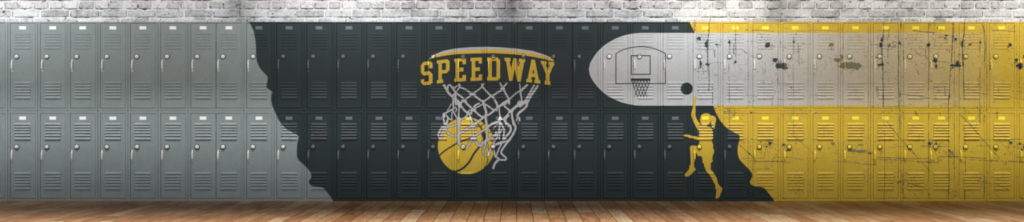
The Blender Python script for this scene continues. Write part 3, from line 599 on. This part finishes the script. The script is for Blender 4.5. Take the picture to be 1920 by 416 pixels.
def make_locker(xs, upper, label, group):
    zb = WZ(207.5) if upper else 0.0
    zt = WZ(41) if upper else WZ(207.5)
    base = 207.5 if upper else 377.0
    off = 0.0 if upper else 169.3
    x0, x1 = WX(xs[0]-27.9), WX(xs[-1]+28.4)
    cx = (x0+x1)/2
    loc = (cx, 0.0, zb)
    root = bpy.data.objects.new('locker', None); COL.objects.link(root); root.location = loc; root.empty_display_size = .1
    root['label'] = label; root['category'] = 'locker'; root['group'] = group
    lay = [l for l in LB_ if l[2] < x1 and l[3] > x0 and l[4] < zt and l[5] > zb]
    rz = lambda y: (base-y)*S                                  # photo row -> local height
    dt, db = rz(43.1+off), rz(203+off-(.3 if not upper else 0))
    H = zt-zb
    post = WX(xs[0]+24.2)-cx if len(xs) > 1 else None
    build('case', body_polys(x0-cx, x1-cx, 0, H, WX(xs[0]-23.4)-cx, WX(xs[-1]+24.2)-cx, db, dt, post), M_PAINT, loc, root, lay)
    for i, nx in enumerate(xs):
        c = WX(nx)-cx
        lft = -23.4 if i == 0 else -24.2
        rgt = 24.2
        g = .0034
        F = box(c+lft*S+g, c+rgt*S-g*.55, .0012, .020, db+g*.8, dt-g, .0016)
        tr, br = (TOPROWS, BOTROWS) if upper else (TOPROWS_L, BOTROWS_L)
        for a, b in tr: F += louver(c-15.0*S, c+15.2*S, rz(a), rz(b), .0050 if upper else .0100, upper)
        for a, b in br: F += louver(c-15.0*S, c+15.2*S, rz(a-.55), rz(b), .0088, False)
        d = build('door', F, M_PAINT, loc, root, lay)
        build('name_card', box(c-6.3*S, c+6.3*S, -.0014, .0012, rz(55.3+off), rz(49.1+off), .0006), M_CARD, loc, d, lay)
        kz = rz(106.0+off)
        build('dial_ring', lathe([(.0272, -.0012), (.0272, .004), (.0255, .0065), (.0222, .0065), (.0212, .004), (.0212, -.001)], c-11.1*S, kz, 28), M_BLACK, loc, d, [], True)
        build('dial_knob', lathe([(.0213, -.001), (.0213, .006), (.0196, .0085), (.0150, .0090), (.0140, .0145), (.0122, .0175), (.0, .0185)], c-11.1*S, kz, 24), M_METAL, loc, d, lay)
        build('handle', handle_polys(c-19.9*S, rz(134+off), rz(111.8+off)), M_METAL, loc, d, lay)
        for a, b in ((79.2, 55.2), (192, 168.2)):
            build('hinge', hinge_polys(c+24.0*S, rz(a+off), rz(b+off)), M_HINGE, loc, d, lay)
    return root

COLS = [[-14.2], [42.3], [98.8], [155.0], [211.5], [267.8], [324.2], [380.7, 429.1], [485.5], [541.9], [598.2], [654.3], [710.5], [766.8], [823.1], [879.5], [935.9], [992.3], [1048.8, 1097.2],
        [1153.5], [1209.9], [1266.2], [1322.4], [1378.8], [1434.9], [1491.2], [1547.5], [1604.0], [1660.5], [1717.0, 1765.4], [1821.5], [1878.1], [1934.4]]
UP = ['pale grey top-row locker cut off by the left edge of the photo', 'plain grey top-row locker, first whole one from the left edge', 'plain grey top-row locker, second whole one from the left edge',
 'plain grey top-row locker, third whole one from the left edge', 'plain grey top-row locker, fourth whole one from the left edge', 'plain grey top-row locker, fifth whole one from the left edge',
 'plain grey top-row locker, single-door one directly left of the grey two-door locker', 'wide grey top-row locker with two doors side by side', 'top-row locker split by the wavy edge, grey on the left and charcoal on the right',
 'charcoal top-row locker just right of the wavy grey edge', 'plain charcoal top-row locker, second one right of the wavy grey edge', 'plain charcoal top-row locker, third one right of the wavy grey edge',
 'plain charcoal top-row locker, last without lettering before the letter S', 'charcoal top-row locker with only the left edge of the letter S', 'charcoal top-row locker with most of the S and the whole letter P',
 'charcoal top-row locker with the two letters E under the painted rim', 'charcoal top-row locker with the letter D and the start of the W', 'charcoal top-row locker with the end of the W and the letter A',
 'wide charcoal two-door top-row locker with the letter Y and the tip of the pale band', 'top-row locker with the rounded band end and left part of the backboard', 'top-row locker with the painted hoop, inner square and small net',
 'top-row locker with the right side of the backboard and the black ball dot', 'scratched top-row locker with the painted reaching hand in its bottom left corner', 'scratched top-row locker of pale band, right of the one with the reaching hand',
 'top-row locker with a heart-shaped dark scuff above its dial', 'top-row locker with a dark scuff patch behind its handle', 'top-row locker with a small olive scuff beside its upper vents',
 'top-row locker with a broad olive scuff beside its handle', 'tan top-row locker with one long black gouge from top to bottom', 'wide tan and yellow two-door top-row locker with scuffs',
 'top-row locker with dark vertical gouge left of its upper vents, right of the two-door one', 'bright yellow scratched top-row locker, last whole one at the right', 'yellow top-row locker cut off by the right edge of the photo']
LO = ['grey bottom-row locker cut off by the left edge of the photo', 'plain grey bottom-row locker, first whole one from the left edge', 'plain grey bottom-row locker, second whole one from the left edge',
 'plain grey bottom-row locker, third whole one from the left edge', 'plain grey bottom-row locker, fourth whole one from the left edge', 'plain grey bottom-row locker, fifth whole one from the left edge',
 'plain grey bottom-row locker, single-door one directly left of the grey two-door locker', 'wide grey bottom-row locker with two doors side by side', 'grey single-door bottom-row locker right of the grey two-door locker',
 'bottom-row locker, upper right part charcoal and the rest grey', 'mostly charcoal bottom-row locker with a grey lower left corner', 'plain charcoal bottom-row locker, first without any grey',
 'plain charcoal bottom-row locker, second without any grey', 'plain charcoal bottom-row locker directly left of the painted ball', 'charcoal bottom-row locker with the left edge of the painted yellow ball',
 'bottom-row locker with the middle of the painted yellow ball', 'bottom-row locker with right edge of the ball and the hanging end of the net', 'charcoal bottom-row locker just right of the painted ball and net',
 'wide charcoal bottom-row locker with two doors side by side', 'plain charcoal bottom-row locker right of the charcoal two-door one', 'plain charcoal bottom-row locker, below the small painted hoop',
 'charcoal bottom-row locker left of the player, with only her hand and toe on it', 'bottom-row locker with the painted body of the jumping player', 'bottom-row locker, upper right yellow and the rest charcoal, beside the player',
 'yellow bottom-row locker with a charcoal lower left corner', 'yellow bottom-row locker, first all-yellow one, speckled over its lower vents', 'yellow bottom-row locker, second one without any charcoal',
 'yellow bottom-row locker, third one without any charcoal, faint grey scuffs', 'yellow bottom-row locker with long diagonal scratch, left of the yellow two-door one', 'wide yellow scratched bottom-row locker with two doors side by side',
 'yellow bottom-row locker with diagonal scratch, right of the yellow two-door one', 'yellow scratched bottom-row locker, last whole one at the right', 'yellow bottom-row locker cut off by the right edge of the photo']
def grp(i, up):
    r = 'top row' if up else 'bottom row'
    c = 'grey' if i < 9 else ('charcoal muralled' if i < 22 else 'yellow scratched')
    return f'{c} lockers in the {r}'
for i, xs in enumerate(COLS):
    make_locker(xs, True, UP[i], grp(i, 1)); make_locker(xs, False, LO[i], grp(i, 0))

# ------------------------------------------------------------------ brick wall
WY = DEPTH+.045
KW = S*(16+WY)/16
def BX(px): return CAMX+(px-967)*KW
def BZ(py): return CAMZ+(203-py)*KW
A_J = [-20, 8, 35, 63, 92, 120, 148, 178, 205, 233, 259, 285.6, 312, 338, 365, 390.6, 417.5, 444, 456, 482, 509.4, 536, 562, 589, 615.6, 640.6, 667.5, 695.6, 722, 751, 779.6, 806.6, 836.6, 864.7, 890.6, 922, 949.6, 970.6, 1000, 1029.6, 1057, 1084,
       1113.7, 1141.6, 1168, 1199.4, 1225.6, 1253, 1279.6, 1306.6, 1332.5, 1358.8, 1385, 1412, 1438, 1464.6, 1477, 1503.5, 1530, 1556, 1583, 1609, 1635.6, 1661, 1687.6, 1715.6, 1742.5, 1773, 1800, 1828, 1857, 1884, 1911, 1938, 1965]
B_J = [-32, 22.5, 76, 131, 186.5, 240, 292, 345.6, 400, 448, 500, 554.7, 608.5, 660, 714, 769, 824, 878, 932.5, 988, 1042.7, 1097.5, 1151, 1206, 1261.6, 1312, 1366, 1420.5, 1468, 1520, 1575, 1628, 1680, 1735, 1790, 1844, 1898, 1950]
C_J = [-16, 10.6, 37, 64.6, 92, 115, 145.5, 172, 195.5, 225.5, 252, 280.6, 304, 331, 358.8, 387.5, 415, 440, 462, 487, 512, 541.6, 571, 596, 620, 647, 673.7, 704, 728, 755, 785.6, 808.6, 835, 862.6, 889.6, 917, 945.6, 975, 1003, 1031, 1058, 1085, 1112.7, 1135.6,
       1165, 1192.6, 1218.5, 1246.6, 1273, 1300.6, 1329, 1351, 1379.6, 1408, 1435, 1462.5, 1478.6, 1506, 1532.6, 1562, 1589, 1616, 1640.6, 1668, 1695.6, 1724, 1749, 1776, 1806, 1828.8, 1855.7, 1883, 1910, 1938]
Z_J = [-22+53.6*i+((i*7) % 5-2) for i in range(38)]
rows = [(-27.5, -15, A_J), (-12.6, .9, Z_J), (3.2, 16.7, A_J), (19.2, 32.4, B_J), (34.6, 47.6, C_J)]
y = 50.0
for r in range(8):
    rows.append((y, y+13, [j+(11 if r % 2 else -6) for j in (B_J if r % 2 == 0 else C_J)])); y += 15.3
y = -31.0
for r in range(7):
    rows.append((y-12.8, y, [j+(5 if r % 2 else -9) for j in (B_J if r % 2 == 0 else A_J)])); y -= 15.3
br = random.Random(3)
V = []; Fc = []; UVs = []; tone = []; matid = []
MX = WX(-700)
for (ya, yb, J) in rows:
    for i in range(len(J)-1):
        pa, pb = J[i]+1.0, J[i+1]-1.3
        if pb-pa < 4: pass
        x0, x1, z1, z0 = BX(pa), BX(pb), BZ(ya), BZ(yb)
        tn = br.uniform(.0, 1.0); h = br.uniform(.007, .015); tilt = br.uniform(-.003, .004)
        nx = max(3, int((pb-pa)/2.2)); nz = 7
        s = br.uniform(0, 100); b0 = len(V)
        for kz in range(nz+1):
            for kx in range(nx+1):
                u, v = kx/nx, kz/nz
                ex = min(u, 1-u)*nx; ez = min(v, 1-v)*nz
                X = x0+(x1-x0)*u; Z = z0+(z1-z0)*v
                edge = ex < .5 or ez < .5
                if edge:
                    X += noise.noise((X*30, s, Z*30))*.004; Z += noise.noise((X*25, Z*25, s+9))*.005
                    Y = WY+.002
                else:
                    fall = min(1, min(ex, ez)/1.2)
                    Y = WY-h*fall-tilt*v-noise.noise((X*22, s, Z*30))*.006-noise.noise((X*70, s, Z*70))*.0035
                V.append((X, Y, Z)); 
        for kz in range(nz):
            for kx in range(nx):
                a = b0+kz*(nx+1)+kx
                Fc.append((a, a+1, a+nx+2, a+nx+1)); tone.append(tn); matid.append(0)
                UVs += [(kx/nx, kz/nz), ((kx+1)/nx, kz/nz), ((kx+1)/nx, (kz+1)/nz), (kx/nx, (kz+1)/nz)]
        # crack and shadow line along the foot (and sometimes the side) of the brick: flat black ribbon, joint shadow painted in
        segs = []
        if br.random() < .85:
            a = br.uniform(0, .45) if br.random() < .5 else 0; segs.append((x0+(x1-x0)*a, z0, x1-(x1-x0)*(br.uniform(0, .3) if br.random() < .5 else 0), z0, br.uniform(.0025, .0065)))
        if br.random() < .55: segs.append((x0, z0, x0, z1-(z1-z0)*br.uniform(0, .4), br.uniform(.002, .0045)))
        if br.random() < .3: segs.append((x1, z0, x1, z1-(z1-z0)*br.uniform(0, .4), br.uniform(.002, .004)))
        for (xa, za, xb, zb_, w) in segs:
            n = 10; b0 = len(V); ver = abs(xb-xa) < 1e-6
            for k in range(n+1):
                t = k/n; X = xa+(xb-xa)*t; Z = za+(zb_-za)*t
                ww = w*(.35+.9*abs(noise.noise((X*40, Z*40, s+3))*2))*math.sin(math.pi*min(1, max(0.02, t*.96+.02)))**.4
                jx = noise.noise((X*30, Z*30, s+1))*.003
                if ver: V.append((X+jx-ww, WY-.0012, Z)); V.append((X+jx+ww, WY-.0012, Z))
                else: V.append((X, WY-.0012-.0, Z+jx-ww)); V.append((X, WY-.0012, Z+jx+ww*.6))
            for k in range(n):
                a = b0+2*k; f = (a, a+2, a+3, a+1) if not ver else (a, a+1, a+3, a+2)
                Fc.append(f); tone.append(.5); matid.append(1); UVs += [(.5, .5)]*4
# mortar bed behind the bricks, the rest of the wall and its sides
def quad(pts, mi):
    b = len(V); V.extend(pts); Fc.append(tuple(range(b, b+len(pts)))); tone.append(.5); matid.append(mi); UVs.extend([(.5, .5)]*len(pts))
X0, X1, ZT = BX(-32), BX(1950), 3.05
X0, X1 = -7.2, 7.2
for i in range(60):
    for j in range(12):
        xa, xb = X0+(X1-X0)*i/60, X0+(X1-X0)*(i+1)/60; za, zb_ = ZT*j/12, ZT*(j+1)/12
        quad([(xa, WY, za), (xb, WY, za), (xb, WY, zb_), (xa, WY, zb_)], 2)
quad([(X0, WY+.2, 0), (X0, WY, 0), (X0, WY, ZT), (X0, WY+.2, ZT)], 2); quad([(X1, WY, 0), (X1, WY+.2, 0), (X1, WY+.2, ZT), (X1, WY, ZT)], 2)
quad([(X0, WY, ZT), (X1, WY, ZT), (X1, WY+.2, ZT), (X0, WY+.2, ZT)], 2); quad([(X1, WY+.2, 0), (X0, WY+.2, 0), (X0, WY+.2, ZT), (X1, WY+.2, ZT)], 2)
me = bpy.data.meshes.new('wall_back'); me.from_pydata(V, [], Fc)
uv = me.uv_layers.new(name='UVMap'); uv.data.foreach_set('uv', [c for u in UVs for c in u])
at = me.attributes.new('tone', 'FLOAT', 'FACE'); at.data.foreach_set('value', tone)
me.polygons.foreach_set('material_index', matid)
def brick_mat(name, mortar):
    m = bpy.data.materials.new(name); t = NT(m)
    p = t.pos(); x, yy, z = t.xyz(p)[:3]
    tn = t.attr('tone')
    base = t.mix(t.rng(tn, 0, 1, 0, 1), (.46, .46, .46, 1), (.84, .84, .84, 1)) if not mortar else (.80, .80, .80, 1)
    n1 = t.noise(p, 26, 5, .65); n2 = t.noise(t.vmul(p, (1, 1, 2.4)), 55, 4, .7); n3 = t.noise(p, 6, 4, .6)
    c = t.mix(t.rng(n1, .42, .70, 0, .6), base, (.90, .90, .90, 1))
    c = t.mix(t.rng(n2, .54, .64, 0, .7 if not mortar else .35), c, (.17, .17, .17, 1))
    c = t.mix(t.rng(n2, .62, .66, 0, .95 if not mortar else .5), c, (.02, .02, .02, 1))
    c = t.mix(t.rng(n3, .52, .70, 0, .42), c, (.20, .20, .20, 1))
    n4 = t.noise(t.vmul(p, (1, 1, 1.6)), 17, 3, .75)
    c = t.mix(t.rng(n4, .64, .67, 0, .9), c, (.015, .015, .015, 1))
    if not mortar:                                            # grime on the brick's edges, with the shadow at its foot painted in
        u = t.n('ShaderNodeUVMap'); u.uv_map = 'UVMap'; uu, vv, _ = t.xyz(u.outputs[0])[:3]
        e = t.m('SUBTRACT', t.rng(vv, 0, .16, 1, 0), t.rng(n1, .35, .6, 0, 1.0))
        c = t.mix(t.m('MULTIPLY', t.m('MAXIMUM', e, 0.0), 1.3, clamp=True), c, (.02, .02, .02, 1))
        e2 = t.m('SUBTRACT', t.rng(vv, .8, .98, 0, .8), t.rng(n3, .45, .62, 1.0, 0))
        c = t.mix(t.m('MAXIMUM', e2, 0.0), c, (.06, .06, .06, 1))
    # sooty patches on the paint
    soot = 0
    for px, w in ((450, 46), (961, 42), (1463, 46)):
        d = t.m('ABSOLUTE', t.m('SUBTRACT', x, BX(px)))
        s_ = t.m('SUBTRACT', 1.0, t.m('DIVIDE', d, w*KW), clamp=True)
        soot = s_ if soot == 0 else t.m('MAXIMUM', soot, s_)
    sm = t.m('MULTIPLY', soot, t.rng(n3, .3, .6, .55, 1.0), clamp=True)
    c = t.mix(t.m('MULTIPLY', sm, .68), c, (.07, .07, .07, 1))
    t.lk(c, t.b.inputs['Base Color']); t.b.inputs['Roughness'].default_value = .8; t.b.inputs['Specular IOR Level'].default_value = .2
    t.bump(n2, .5, .006)
    return m
for mm in (brick_mat('whitewashed brick', False), plain('crack and shadow line', (.012, .012, .012), .9), brick_mat('whitewashed mortar', True)): me.materials.append(mm)
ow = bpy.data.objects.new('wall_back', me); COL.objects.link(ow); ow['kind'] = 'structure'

# ------------------------------------------------------------------ plank floor
fm = bpy.data.materials.new('pine plank floor'); t = NT(fm)
p = t.pos(); x, yy, _ = t.xyz(p)[:3]
PW = .1400
xs_ = t.m('DIVIDE', t.m('SUBTRACT', x, WX(968.6)), PW); pi_ = t.m('FLOOR', xs_); fx = t.m('FRACT', xs_)
wn = t.n('ShaderNodeTexWhiteNoise', noise_dimensions='1D'); t.lk(pi_, wn.inputs['W']); r1 = wn.outputs['Value']
ys = t.m('ADD', t.m('DIVIDE', yy, 1.7), t.m('MULTIPLY', r1, 7.3)); pj = t.m('FLOOR', ys); fy = t.m('FRACT', ys)
wn2 = t.n('ShaderNodeTexWhiteNoise', noise_dimensions='2D'); t.lk(t.cxyz(pi_, pj, 0), wn2.inputs['Vector']); r2 = wn2.outputs['Value']
wn3 = t.n('ShaderNodeTexWhiteNoise', noise_dimensions='2D'); t.lk(t.cxyz(pj, pi_, 0), wn3.inputs['Vector']); r3 = wn3.outputs['Value']
rp = t.n('ShaderNodeValToRGB'); cr = rp.color_ramp
cr.elements[0].color = (.33, .135, .05, 1); cr.elements[1].position = 1; cr.elements[1].color = (.62, .44, .26, 1)
for q, c_ in ((.3, (.42, .19, .075)), (.55, (.50, .26, .115)), (.8, (.54, .32, .16))):
    e = cr.elements.new(q); e.color = (*c_, 1)
t.lk(r2, rp.inputs[0]); c = rp.outputs[0]
gv = t.cxyz(t.m('MULTIPLY', t.m('ADD', x, t.m('MULTIPLY', r2, 31.0)), 60.0), t.m('MULTIPLY', yy, 3.0), t.m('MULTIPLY', r3, 20.0))
g1 = t.noise(gv, 1.0, 4, .6); g2 = t.noise(t.vmul(gv, (.25, .5, 1)), 1.0, 3, .6)
c = t.mix(t.rng(g1, .42, .68, 0, .7), c, (.22, .085, .03, 1)); c = t.mix(t.rng(g2, .45, .75, 0, .45), c, (.66, .46, .27, 1))
kn = t.n('ShaderNodeTexVoronoi', voronoi_dimensions='2D'); kn.inputs['Scale'].default_value = 1.0
t.lk(t.cxyz(t.m('MULTIPLY', x, 4.2), t.m('MULTIPLY', yy, 1.5), 0), kn.inputs['Vector'])
c = t.mix(t.rng(kn.outputs['Distance'], .03, .13, .55, 0, True), c, (.12, .04, .015, 1))
ex = t.m('MINIMUM', fx, t.m('SUBTRACT', 1.0, fx)); ey = t.m('MINIMUM', fy, t.m('SUBTRACT', 1.0, fy))
ln = t.m('MAXIMUM', t.rng(ex, .014, .038, 1, 0, True), t.rng(ey, .005, .011, 1, 0, True))
c = t.mix(t.m('MULTIPLY', ln, .92), c, (.06, .022, .01, 1))
t.lk(c, t.b.inputs['Base Color']); t.b.inputs['Roughness'].default_value = .55; t.b.inputs['Specular IOR Level'].default_value = .25
t.bump(t.m('SUBTRACT', t.m('MULTIPLY', g1, .2), ln), .3, .002)
V2, F2 = [], []
for i in range(25):
    for j in range(25): V2.append((-7.2+14.4*i/24, -18+(WY+18)*j/24, 0))
for i in range(24):
    for j in range(24): a = i*25+j; F2.append((a, a+25, a+26, a+1))
b = len(V2); V2 += [(-7.2, -18, -.05), (7.2, -18, -.05), (7.2, WY, -.05), (-7.2, WY, -.05)]; F2.append((b+3, b+2, b+1, b))
fme = bpy.data.meshes.new('floor'); fme.from_pydata(V2, [], F2); fme.materials.append(fm)
of = bpy.data.objects.new('floor', fme); COL.objects.link(of); of['kind'] = 'structure'

# ------------------------------------------------------------------ lights
def area(name, loc, target, sx, sy, power, spread=180, col=(1, 1, 1)):
    l = bpy.data.lights.new(name, 'AREA'); l.shape = 'RECTANGLE'; l.size = sx; l.size_y = sy; l.energy = power; l.color = col; l.spread = math.radians(spread)
    o = bpy.data.objects.new(name, l); COL.objects.link(o); o.location = loc
    o.rotation_euler = (Vector(target)-Vector(loc)).to_track_quat('-Z', 'Y').to_euler(); return o
# unseen fill added near the camera: broad light on the locker fronts
area('front_fill', (0, -15, 2.9), (0, 0, 1.1), 12, 1.0, 480)
# wall washers above the lockers, one every 3.64 m
for px in (0, 668, 1336, 2004):
    area('wall_washer', (WX(px), -1.5, 2.75), (WX(px), 0, 2.0), .5, .2, 10.5, 110)
# long fill strip added to brighten the brick and the upper doors
area('upper_fill', (0, -2.5, 3.2), (0, 0, 1.95), 13, .2, 22, 44)
# narrow grazing light added to brighten the louver faces
area('grazing_fill', (0, -1.1, 2.6), (0, 0, .67), 13, .05, 14, 17.5)
# added overhead fill, brightens the floor away from the lockers
area('floor_fill', (0, -4.8, 4.2), (0, -4.6, 0), 13, .6, 360, 80, (1, .97, .93))
w = bpy.data.worlds.new('World'); scn.world = w; w.use_nodes = True
w.node_tree.nodes['Background'].inputs[0].default_value = (.9, .95, 1, 1); w.node_tree.nodes['Background'].inputs[1].default_value = .05

# ------------------------------------------------------------------ camera
cd = bpy.data.cameras.new('Camera'); cam = bpy.data.objects.new('Camera', cd); COL.objects.link(cam)
cam.location = (CAMX, CAMY, CAMZ); cam.rotation_euler = (math.pi/2, 0, 0)
cd.sensor_width = 36; cd.lens = 36*(16/S)/1920; cd.shift_x = -7/1920; cd.shift_y = -5/1920
cd.clip_end = 100
scn.camera = cam
scn.view_settings.view_transform = 'Standard'; scn.view_settings.look = 'None'; scn.view_settings.gamma = 1; scn.view_settings.exposure = 0
scn.view_settings.use_curve_mapping = False
